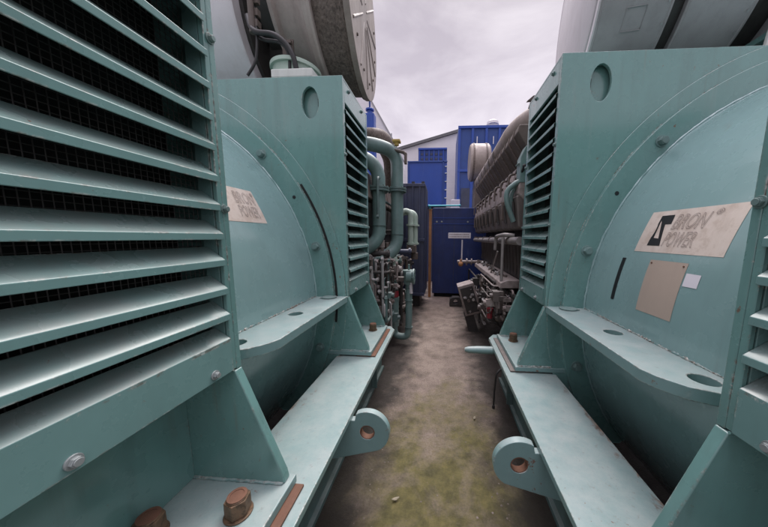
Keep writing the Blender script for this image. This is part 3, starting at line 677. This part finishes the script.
def left_engine():
    tf = tL
    root = empty('diesel_engine', (-1.2, 4.4, 0)); tag(root, 'oily black diesel engine with grey green pipes along the left of the aisle', 'engine')
    m = MB(tf); m.prism([(.98, .12), (.98, .95), (.90, 1.4), (.88, 2.0), (1.0, 2.35), (2.4, 2.35), (2.4, .12)], 2.74, 6.0, 'y')
    b = obj('engine_block', m, M['dark'], root, bevel=.01)
    n = 8
    for i in range(n):
        a = 2.9+i*.38; m = MB(tf); m.prism([(.80, 1.92), (.86, 2.22), (1.1, 2.3), (1.1, 1.86)], a, a+.34, 'y'); c1 = obj('cylinder_cover', m, M['brown'], root, bevel=.014)
        m = MB(tf); m.prism([(.82, 1.88), (.85, 1.52), (1.05, 1.52), (1.05, 1.88)], a+.01, a+.33, 'y'); obj('rocker_cover', m, M['dark'], root, bevel=.014)
        m = MB(tf); m.box(.86, .90, a+.06, a+.26, .98, 1.40); obj('crankcase_door', m, M['brown'], root, bevel=.01)
    m = MB(tf); m.tube(bend([(1.4, 3.65, 2.80), (.83, 3.7, 2.83), (.81, 4.3, 2.70), (.95, 4.9, 2.3)], .17), .125, 18); obj('exhaust_pipe', m, M['lag'], root)
    # big green pipes
    R = .082
    m = MB(tf); m.tube(bend([(1.3, 3.30, 2.63), (.86, 3.34, 2.63), (.60, 3.55, 2.58), (.60, 3.55, 1.36), (.76, 3.42, 1.20)], .17, 8), R, 24); pb = obj('coolant_pipe', m, M['teal_pipe'], root)
    m = MB(tf); m.tube(bend([(1.2, 3.0, 2.38), (.86, 3.05, 2.38), (.745, 3.12, 2.25), (.745, 3.12, 1.46), (.93, 3.04, 1.32)], .16, 8), .078, 24); pa = obj('coolant_pipe', m, M['teal_pipe'], root)
    for p, x, y, zz in ((pb, .60, 3.55, (2.08, 1.52)), (pa, .745, 3.12, (2.02, 1.62))):
        m = MB(tf); z = zz[0]; m.cyl((x, y, z), (x, y, z+.022), .125, n=28); m.cyl((x, y, z+.028), (x, y, z+.05), .125, n=28); m.cyl((x, y, z+.02), (x, y, z+.03), .09, n=20)
        for k in range(8):
            t = k*pi/4; m.cyl((x+.105*cos(t), y+.105*sin(t), z-.014), (x+.105*cos(t), y+.105*sin(t), z+.064), .010, n=6)
        obj('pipe_flange', m, M['teal_dark'], p, bevel=.002)
        m = MB(tf); m.cyl((x, y, zz[1]), (x, y, zz[1]+.008), R+.005, n=24); obj('weld_seam', m, M['teal_dark'], p)
    m = MB(tf); m.box(.55, .65, 3.48, 3.58, 2.70, 2.73); m.cyl((.60, 3.53, 2.66), (.60, 3.53, 2.71), .03, n=12); obj('yellow_cap', m, M['yellow'], pb, bevel=.006)
    m = MB(tf); m.tube([(.66, 3.45, 2.60), (.50, 3.47, 2.56), (.47, 3.47, 2.53)], .022, 8); m.box(.46, .49, 3.44, 3.50, 2.42, 2.55); obj('vent_valve', m, M['brown'], pb)
    # paired pipes further along
    for x, y in ((.535, 4.55), (.47, 4.68)):
        m = MB(tf); m.tube(bend([(.90, y-.05, 1.80), (.62, y, 1.94), (x, y, 1.90), (x, y, 1.35)], .12), .048, 16); m.cyl((x, y, 1.68), (x, y, 1.71), .075, n=16); m.cyl((x, y, 1.36), (x, y, 1.39), .07, n=16); obj('green_pipe', m, M['palegreen'], root)
    m = MB(tf); m.box(.44, .60, 4.5, 4.72, 1.22, 1.35); m.cyl((.47, 4.6, 1.1), (.47, 4.6, 1.22), .06, n=14); obj('strainer', m, M['brown'], root, bevel=.01)
    # cross pipes with couplings
    m = MB(tf); m.tube([(1.0, 3.1, 1.29), (.62, 3.12, 1.29)], .034, 14)
    for x in (.63, .72, .88): m.cyl((x, 3.12, 1.29), (x+.03, 3.12, 1.29), .05, n=14)
    obj('cross_pipe', m, M['dark'], root)
    m = MB(tf); m.tube([(.90, 3.9, 1.27), (.45, 3.95, 1.27)], .040, 14); m.cyl((.46, 3.95, 1.27), (.49, 3.95, 1.27), .06, n=14); obj('cross_pipe', m, M['navy'], root)
    m = MB(tf); m.box(.72, .80, 3.28, 3.30, 1.36, 1.45); m.cyl((.76, 3.279, 1.40), (.76, 3.27, 1.40), .02, n=10); obj('paper_tag', m, M['tan'], root)
    # riser with red coupling, U bend and valve
    x, y = .635, 3.5
    m = MB(tf); m.tube([(x, y, .66), (x, y, .26)], .062, 20); m.cyl((x, y, .30), (x, y, .34), .068, n=20); m.cyl((x, y, .63), (x, y, .67), .068, n=20)
    m.tube(bend([(x, y, .28), (x, y, .12), (.44, y-.02, .10), (.43, y-.02, .35), (.43, y-.02, .86)], .12, 8), .046, 18)
    ub = obj('u_bend_pipe', m, M['teal_pipe'], root)
    m = MB(tf); m.lathe((x, y, .67), (0, 0, 1), [(0, .055), (.01, .062), (.09, .058), (.13, .045), (.13, .02)], 20); obj('red_coupling', m, M['red'], ub)
    for z in (.24, .62, .80):
        m = MB(tf); m.cyl((.43, y-.02, z), (.43, y-.02, z+.02), .054, n=18); obj('pipe_collar', m, M['teal_dark'], ub)
    m = MB(tf); m.cyl((.395, y-.06, .74), (.40, y-.064, .89), .022, n=10); obj('white_sleeve', m, M['label'], ub)
    m = MB(tf); m.cyl((.43, y-.02, .86), (.43, y-.02, 1.02), .07, n=20); m.cyl((.43, y-.02, 1.02), (.43, y-.02, 1.05), .085, n=20); m.cyl((.45, y-.05, .97), (.37, y-.06, .97), .085, n=24); m.cyl((.37, y-.06, .97), (.35, y-.06, .97), .105, n=24)
    m.tube([(.43, y-.02, 1.05), (.43, y-.02, 1.13)], .014, 8)
    for k in range(8): t = k*pi/4; m.cyl((.345, y-.06+.085*cos(t), .97+.085*sin(t)), (.38, y-.06+.085*cos(t), .97+.085*sin(t)), .010, n=6)
    obj('valve', m, M['teal_pipe'], ub, bevel=.002)
    for z, r in ((.83, .035), (.90, .05), (.96, .03), (1.03, .045), (1.10, .03), (1.16, .05), (1.22, .03)):
        m = MB(tf); m.cyl((x, y, z), (x, y, z+.062), r, r*.85, n=12); obj('riser_fitting', m, M['palegreen' if z > .9 else 'teal_pipe'], ub, bevel=.003)
    # hoses and small fittings
    pipe_clutter(tf, root, 30, (.58, .88, 2.80, 3.45, .35, 1.25), (.008, .022), ['brown', 'dark', 'silver', 'teal_dark', 'cover', 'bright'], ['hose', 'oil_pipe'], 21)
    pipe_clutter(tf, root, 12, (.55, .90, 3.5, 5.5, .20, 1.30), (.01, .03), ['brown', 'dark', 'navy', 'cover'], ['hose', 'oil_pipe'], 22)
    pipe_clutter(tf, root, 8, (.70, .92, 2.9, 4.8, 1.5, 2.3), (.01, .03), ['brown', 'dark', 'teal_dark'], ['hose', 'oil_pipe'], 23)
    pipe_clutter(tf, root, 34, (.56, .82, 2.78, 3.42, .30, 1.28), (.006, .016), ['bright', 'dark', 'silver', 'teal_dark', 'cover', 'brown'], ['hose', 'fuel_line'], 41)
    pipe_clutter(tf, root, 16, (.50, .80, 3.55, 4.6, .15, 1.2), (.01, .03), ['dark', 'brown', 'teal_dark', 'cover'], ['hose', 'oil_pipe'], 42)
    box_clutter(tf, root, 14, (.52, .80, 3.5, 4.6, .2, 1.2), ['dark', 'brown', 'cover_dark'], 'fitting', 43)
    box_clutter(tf, root, 34, (.58, .86, 2.80, 3.6, .35, 1.25), ['dark', 'brown', 'cover', 'bright', 'teal_dark', 'silver'], 'fitting', 13)
    m = MB(tf); m.tube(bend([(.80, 2.85, 1.1), (.78, 2.9, .8), (.70, 2.95, .45), (.68, 3.3, .40)], .15), .045, 14); obj('oil_filter_pipe', m, M['bright'], root)
    return root
left_engine()

# ------------------------------------------------------------------ loose things by the machines
m = MB(); m.tube([(.50, 2.36, .455), (.36, 2.36, .455), (.27, 2.355, .455), (.235, 2.355, .455)], [.036, .035, .030, .018], 16); tag(obj('stub_pipe', m, M['rail']), 'pale tapered pipe end poking out from under the right skid rail', 'pipe')
m = MB(); m.tube(bend([(.49, 2.0, .462), (.455, 2.0, .42), (.45, 2.02, .25), (.452, 2.03, .115)], .04), .008, 8); m.cyl((.452, 2.03, .13), (.452, 2.03, .10), .012, n=8); tag(obj('hanging_cable', m, M['black']), 'black cable end hanging from the edge of the right skid rail', 'cable')
m = MB(); R_ = lambda p: Vector((.62, 4.2, 0))+Matrix.Rotation(-.30, 3, 'Y') @ Vector(p); m.tf = lambda p: R_(p)
m.box(-.13, .13, -.16, .16, .30, .80)
cb = obj('control_box', m, M['cover'], bevel=.015); tag(cb, 'tilted light grey metal box leaning beside the right engine', 'box')
m = MB(); m.tf = R_; m.box(-.10, .10, -.172, -.161, .34, .76); obj('open_panel', m, M['dark'], cb, bevel=.004)
rnd = random.Random(2)
for k in range(9):
    m = MB(); m.tf = R_; px, pz = rnd.uniform(-.08, .08), rnd.uniform(.36, .72); m.cyl((px, -.173, pz), (px+rnd.uniform(-.03, .03), -.20, pz), rnd.uniform(.012, .022), n=8); obj('relay', m, M[rnd.choice(['dark', 'brown', 'bright'])], cb)
m = MB(); m.tf = R_; m.box(-.15, .0, -.14, .14, .0, .299); obj('stand', m, M['dark'], cb, bevel=.006)
# dark steel shoe on the floor by the cabinet
m = MB(); m.prism([(.20, 0), (.46, 0), (.46, .16), (.40, .21), (.26, .21), (.20, .16)], 5.55, 5.72, 'y', [arc((.33, .11), .05, 0, 360, 16, True)]); tag(obj('steel_shoe', m, M['dark'], bevel=.01), 'small dark steel block with a hole on the ground before the blue cabinet', 'block')
# litter on the concrete
for k, (x, y, sz, rot, mt, lab) in enumerate([(-.235, 1.30, .022, .4, 'leaf', 'pale curled scrap lying below the left lifting lug'), (.30, 2.02, .02, 1.2, 'leaf', 'small dry leaf on the mossy concrete near the right skid'),]):
    m = MB(); n = 5
    rows = [[m.v((x+(i/n-.5)*sz*2*cos(rot)-(j-.5)*sz*(1-abs(i/n-.5)*1.6)*sin(rot), y+(i/n-.5)*sz*2*sin(rot)+(j-.5)*sz*(1-abs(i/n-.5)*1.6)*cos(rot), .004+.012*abs(i/n-.5)+.008*abs(j-.5)*2)) for j in (0, .5, 1)] for i in range(n+1)]
    for p, q in zip(rows, rows[1:]):
        for j in range(2): m.f([p[j], p[j+1], q[j+1], q[j]])
    o = obj('dead_leaf' if k else 'paper_scrap', m, M[mt], sheet=True); tag(o, lab, 'leaf' if k else 'scrap')
    sm = o.modifiers.new('thickness', 'SOLIDIFY'); sm.thickness = .001

# grit swept up along the skids
rnd = random.Random(11); m = MB()
for k in range(420):
    sd_ = rnd.choice((-1, 1)); x = sd_*(.44-abs(rnd.gauss(0, .10))) if rnd.random() < .8 else rnd.uniform(-.4, .4); y = rnd.uniform(.6, 5.8); r = rnd.uniform(.0025, .007)
    vs = [m.v((x+r*cos(a)*rnd.uniform(.7, 1.2), y+r*sin(a)*rnd.uniform(.7, 1.2), .001)) for a in (0, 1.25, 2.5, 3.75, 5)]
    t = m.v((x, y, .001+r*rnd.uniform(.5, 1)))
    for i in range(5): m.f([vs[i], vs[(i+1) % 5], t])
gr = obj('grit', m, M['grit'], sheet=True, smooth=10); gr['kind'] = 'stuff'

# ------------------------------------------------------------------ yard behind
m = MB(); m.box(-.215, 1.75, 6.42, 7.5, .10, 2.19)
cab = obj('blue_cabinet', m, M['cab'], bevel=.012); tag(cab, 'dark blue steel cabinet closing the end of the aisle', 'cabinet')
m = MB()
for z in (1.94, 1.80): m.box(-.205, 1.74, 6.412, 6.419, z, z+.012)
obj('panel_seam', m, M['blue'], cab)
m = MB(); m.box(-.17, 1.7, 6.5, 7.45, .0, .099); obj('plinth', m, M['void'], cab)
m = MB(); m.box(.30, .312, 6.413, 6.419, .12, 1.78); m.box(1.0, 1.012, 6.413, 6.419, .12, 1.78); obj('door_gap', m, M['navy'], cab)
for (x, z) in ((-.12, 1.86), (.0, 1.86), (.62, 1.86)):
    m = MB(); m.hexbolt((x, 6.419, z), (0, -1, 0), .014, .014); obj('bolt', m, M['bolt_grey'], cab)
m = MB(); m.box(-.31, -.245, 6.40, 6.47, 0, 2.14); m.box(-.32, -.235, 6.39, 6.48, 2.14, 2.155); tag(obj('steel_post', m, M['orange'], bevel=.006), 'orange rusty upright post at the left edge of the dark blue cabinet', 'post')
m = MB(); m.tube([(-.32, 6.36, 2.225), (.42, 6.36, 2.235)], .020, 12); m.cyl((-.325, 6.36, 2.225), (-.30, 6.36, 2.225), .03, n=12); m.tube([(-.28, 6.36, 2.225), (-.28, 6.43, 2.14)], .02, 8); m.cyl((.40, 6.36, 2.235), (.43, 6.36, 2.235), .028, n=12); tag(obj('cyan_tube', m, M['cyan']), 'bright cyan tube lying along the top edge of the dark blue cabinet', 'tube')
m = MB(); m.box(.25, .50, 7.65, 7.9, 0, 2.55); tag(obj('pale_post', m, M['label'], bevel=.01), 'pale upright post rising behind the dark blue cabinet', 'post')

# navy radiator crate on the left
m = MB(); m.box(-1.5, -.36, 5.45, 6.3, .25, 2.56)
cr = obj('navy_crate', m, M['navy'], bevel=.012); tag(cr, 'navy ribbed steel crate standing behind the left engine', 'crate')
m = MB()
for i in range(7): m.box(-.358, -.335, 5.47+i*.125, 5.50+i*.125, .28, 2.54)
for i in range(8): m.box(-1.45+i*.14, -1.42+i*.14, 5.425, 5.449, .28, 2.54)
for z in (.25, 1.4, 2.50): m.box(-1.5, -.345, 5.42, 5.4495, z, z+.06)
obj('rib', m, M['navy'], cr, bevel=.004)
m = MB(); m.box(-1.4, -.45, 5.55, 6.2, 0, .249); obj('skid', m, M['dark'], cr)
m = MB()
for x in (-.9, -.62, -.42): m.box(x, x+.06, 5.43, 5.5, 2.561, 2.60)
obj('corner_casting', m, M['dark'], cr)

# blue containers
m = MB(); m.box(-1.09, .13, 8.5, 12.0, 2.46, 3.82)
bc = obj('blue_container', m, M['blue'], bevel=.01); tag(bc, 'bright blue steel container with plain face stacked behind the cabinet', 'container')
m = MB(); m.box(-1.1, -1.06, 8.47, 8.499, 2.46, 3.82); m.box(.0, .04, 8.47, 8.499, 2.46, 3.82); m.box(-1.1, .14, 8.47, 8.4985, 3.79, 3.83); obj('frame', m, M['blue_deep'], bc, bevel=.003)
m = MB()
for z in (2.7, 2.95, 3.2, 3.45, 3.65): m.tube([(.07, 8.46, z), (.13, 8.46, z)], .02, 8)
obj('hinge', m, M['bolt_grey'], bc)
m = MB(); m.box(-1.2, .3, 8.7, 12.2, .0, 2.459); tag(obj('dark_container', m, M['navy'], bevel=.02), 'dark steel container under the bright blue container', 'container')
m = MB(); m.box(-.81, .13, 9.0, 11.5, 3.825, 4.37)
lo = obj('louvered_unit', m, M['blue_deep'], bevel=.01); tag(lo, 'blue ribbed cooling unit standing on top of the bright blue container', 'cooler')
m = MB()
for i in range(6): m.box(-.78+i*.155, -.745+i*.155, 8.96, 8.999, 3.85, 4.30)
m.box(-.81, .13, 8.95, 8.999, 4.31, 4.37); obj('rib', m, M['blue'], lo, bevel=.004)
m = MB()
for i in range(5):
    for z in (4.0, 4.15):
        m = MB(); m.box(-.725+i*.155, -.65+i*.155, 8.985, 8.9995, z, z+.06); obj('vent', m, M['navy'], lo)

# warehouse gable
m = MB(); m.prism([(-11, 0), (-11, 6.35), (1.2, 9.65), (6, 8.3), (6, 0)], 22, 40, 'y'); wh = obj('warehouse', m, M['clad']); tag(wh, 'white corrugated warehouse with a sloping gable roof in the background', 'warehouse')
m = MB(); m.prism([(-11.2, 6.30), (1.2, 9.65), (6.2, 8.25), (6.2, 8.45), (1.2, 9.86), (-11.2, 6.50)], 21.8, 40.2, 'y'); obj('roof', m, M['steel_roof'], wh)
m = MB()
for x in (-9+.0, -6, -3.2, -.2): m.box(x, x+.06, 21.93, 21.999, 0, 7)
obj('downpipe', m, M['grey_light'], wh)
m = MB(); m.box(.93, 5.2, 17.5, 20.5, 0, 8.28)
bb = obj('blue_building', m, M['blue_deep'], bevel=.02); tag(bb, 'blue clad building with vertical frames right of the warehouse gable', 'building')
m = MB()
for x in (.93, 1.75, 2.6, 3.4, 4.3): m.box(x, x+.16, 17.42, 17.499, 0, 8.2)
m.box(.92, 5.21, 17.40, 17.498, 8.2, 8.36); m.box(.92, 5.21, 17.41, 17.497, 5.6, 5.75); obj('frame', m, M['blue'], bb, bevel=.01)
m = MB()
for x, z in ((1.9, 7.7), (2.9, 7.7)): m.tube([(x+.2, 17.40, z), (x+.2, 17.40, z-.45)], .03, 6)
obj('lamp_bracket', m, M['label'], bb)
m = MB(); m.box(1.2, 2.2, 17.43, 17.4985, 3.0, 4.6); obj('door', m, M['navy'], bb)
m = MB(); m.lathe((3.15, 18.2, 8.36), (0, 0, 1), [(0, .30), (.30, .32), (.32, .40), (.48, .36), (.58, .22), (.6, .05)], 20); m.box(2.5, 3.6, 17.9, 18.5, 8.362, 8.45)
tag(obj('roof_vent', m, M['grey_light']), 'grey roof ventilator on top of the blue clad building', 'vent')
# tan drum on a blue frame past the right engine
m = MB(); m.lathe((0, 6.95, 3.35), (1, 0, 0), [(.66, .1), (.66, .40), (.70, .44), (.76, .44), (1.10, .44), (1.14, .40), (1.14, .05)], 48)
td = obj('tan_drum', m, M['duct'], bevel=.004); tag(td, 'tan cylindrical exhaust drum at the far end of the right engine', 'drum')
m = MB()
for a in (.72, 1.02): m.lathe((0, 6.95, 3.35), (1, 0, 0), [(a, .44), (a, .452), (a+.04, .452), (a+.04, .44)], 48)
obj('band', m, M['lag'], td)
m = MB(); m.box(.80, 1.0, 6.8, 7.1, 2.20, 2.95); obj('support', m, M['brown'], td, bevel=.01)

# blue tower and pale shed at far left
m = MB(); m.box(-2.63, -2.28, 9.0, 9.3, 0, 5.50); m.cyl((-2.45, 9.15, 5.50), (-2.45, 9.15, 5.68), .09, n=16); m.tube([(-2.45, 9.15, 5.68), (-2.45, 9.15, 5.95)], .03, 8); m.cyl((-2.45, 9.15, 5.62), (-2.45, 9.15, 5.68), .14, n=16)
tag(obj('blue_tower', m, M['blue'], bevel=.02), 'slim blue steel tower with a capped top behind the left generator', 'tower')
m = MB(); m.prism([(-6.5, 0), (-6.5, 13.1), (-3.1, 7.2), (-2.29, 5.82), (-2.29, 0)], 12.0, 16, 'y'); sd = obj('metal_shed', m, M['clad']); tag(sd, 'pale corrugated shed with a steep sloping roof edge behind the blue tower', 'shed')
m = MB(); m.prism([(-6.5, 13.102), (-3.1, 7.203), (-2.29, 5.823), (-2.26, 5.86), (-3.08, 7.26), (-6.5, 13.2)], 11.95, 16.02, 'y'); m.box(-2.289, -2.24, 11.94, 11.999, 0, 5.95); obj('roof_edge', m, M['grey'], sd)

# ------------------------------------------------------------------ light, sky, camera
EL, RO = radians(60), radians(12)
w = bpy.data.worlds.new('World'); C.world = w; w.use_nodes = True
nt = w.node_tree; bg = nt.nodes['Background']
sky = N(nt, 'ShaderNodeTexSky'); sky.sky_type = 'NISHITA'; sky.sun_disc = False; sky.sun_elevation = EL; sky.sun_rotation = RO; sky.dust_density = 3; sky.air_density = 1.0
tc = N(nt, 'ShaderNodeTexCoord'); mp = N(nt, 'ShaderNodeMapping'); mp.inputs['Scale'].default_value = (1, 1, 2.6); nt.links.new(tc.outputs['Generated'], mp.inputs[0])
cl = noise(nt, mp.outputs[0], 2.6, 7, .55, .4)
cloud = mixc(nt, ramp(nt, cl, .34, .68), (5.9, 5.35, 6.15), (8.9, 8.3, 9.0))
sz = N(nt, 'ShaderNodeSeparateXYZ'); nt.links.new(tc.outputs['Generated'], sz.inputs[0])
over = ramp(nt, sz.outputs[2], .66, .97, 1., 6.2)              # an overcast sky is brightest overhead
over = mul(nt, over, ramp(nt, sz.outputs[2], .22, .62, 1.08, .80))
vm = N(nt, 'ShaderNodeVectorMath', operation='SCALE'); nt.links.new(mixc(nt, .93, sky.outputs[0], cloud), vm.inputs[0]); nt.links.new(over, vm.inputs['Scale'])
nt.links.new(vm.outputs[0], bg.inputs['Color']); bg.inputs['Strength'].default_value = .06
sl = bpy.data.lights.new('sun', 'SUN'); sl.energy = 1.5; sl.angle = radians(32); sl.color = (1, .96, .92); sl.specular_factor = .6
so = bpy.data.objects.new('sun', sl); COL.objects.link(so)
dirv = Vector((sin(RO)*cos(EL), cos(RO)*cos(EL), sin(EL)))
so.rotation_euler = dirv.to_track_quat('Z', 'Y').to_euler()

cd = bpy.data.cameras.new('camera'); co = bpy.data.objects.new('camera', cd); COL.objects.link(co); C.camera = co
f, ppx, ppy, pitch, yaw, roll = 261.65, 422.8, 270.7, .129715, -.069662, .009218
cd.sensor_fit = 'HORIZONTAL'; cd.sensor_width = 36; cd.lens = f/768*36
cd.shift_x = -(ppx-384)/768; cd.shift_y = (ppy-263.5)/768
cd.clip_start = .02; cd.clip_end = 500
fw = Vector((sin(yaw)*cos(pitch), cos(yaw)*cos(pitch), -sin(pitch))); r = fw.cross(Vector((0, 0, 1))).normalized(); u = r.cross(fw)
r2 = r*cos(roll)+u*sin(roll); u2 = -r*sin(roll)+u*cos(roll)
mt = Matrix((r2, u2, -fw)).transposed().to_4x4(); mt.translation = Vector((0, 0, 1.5)); co.matrix_world = mt
C.view_settings.view_transform = 'Standard'; C.view_settings.look = 'None'; C.view_settings.exposure = 1.0; C.view_settings.gamma = 1
C.view_settings.use_curve_mapping = False
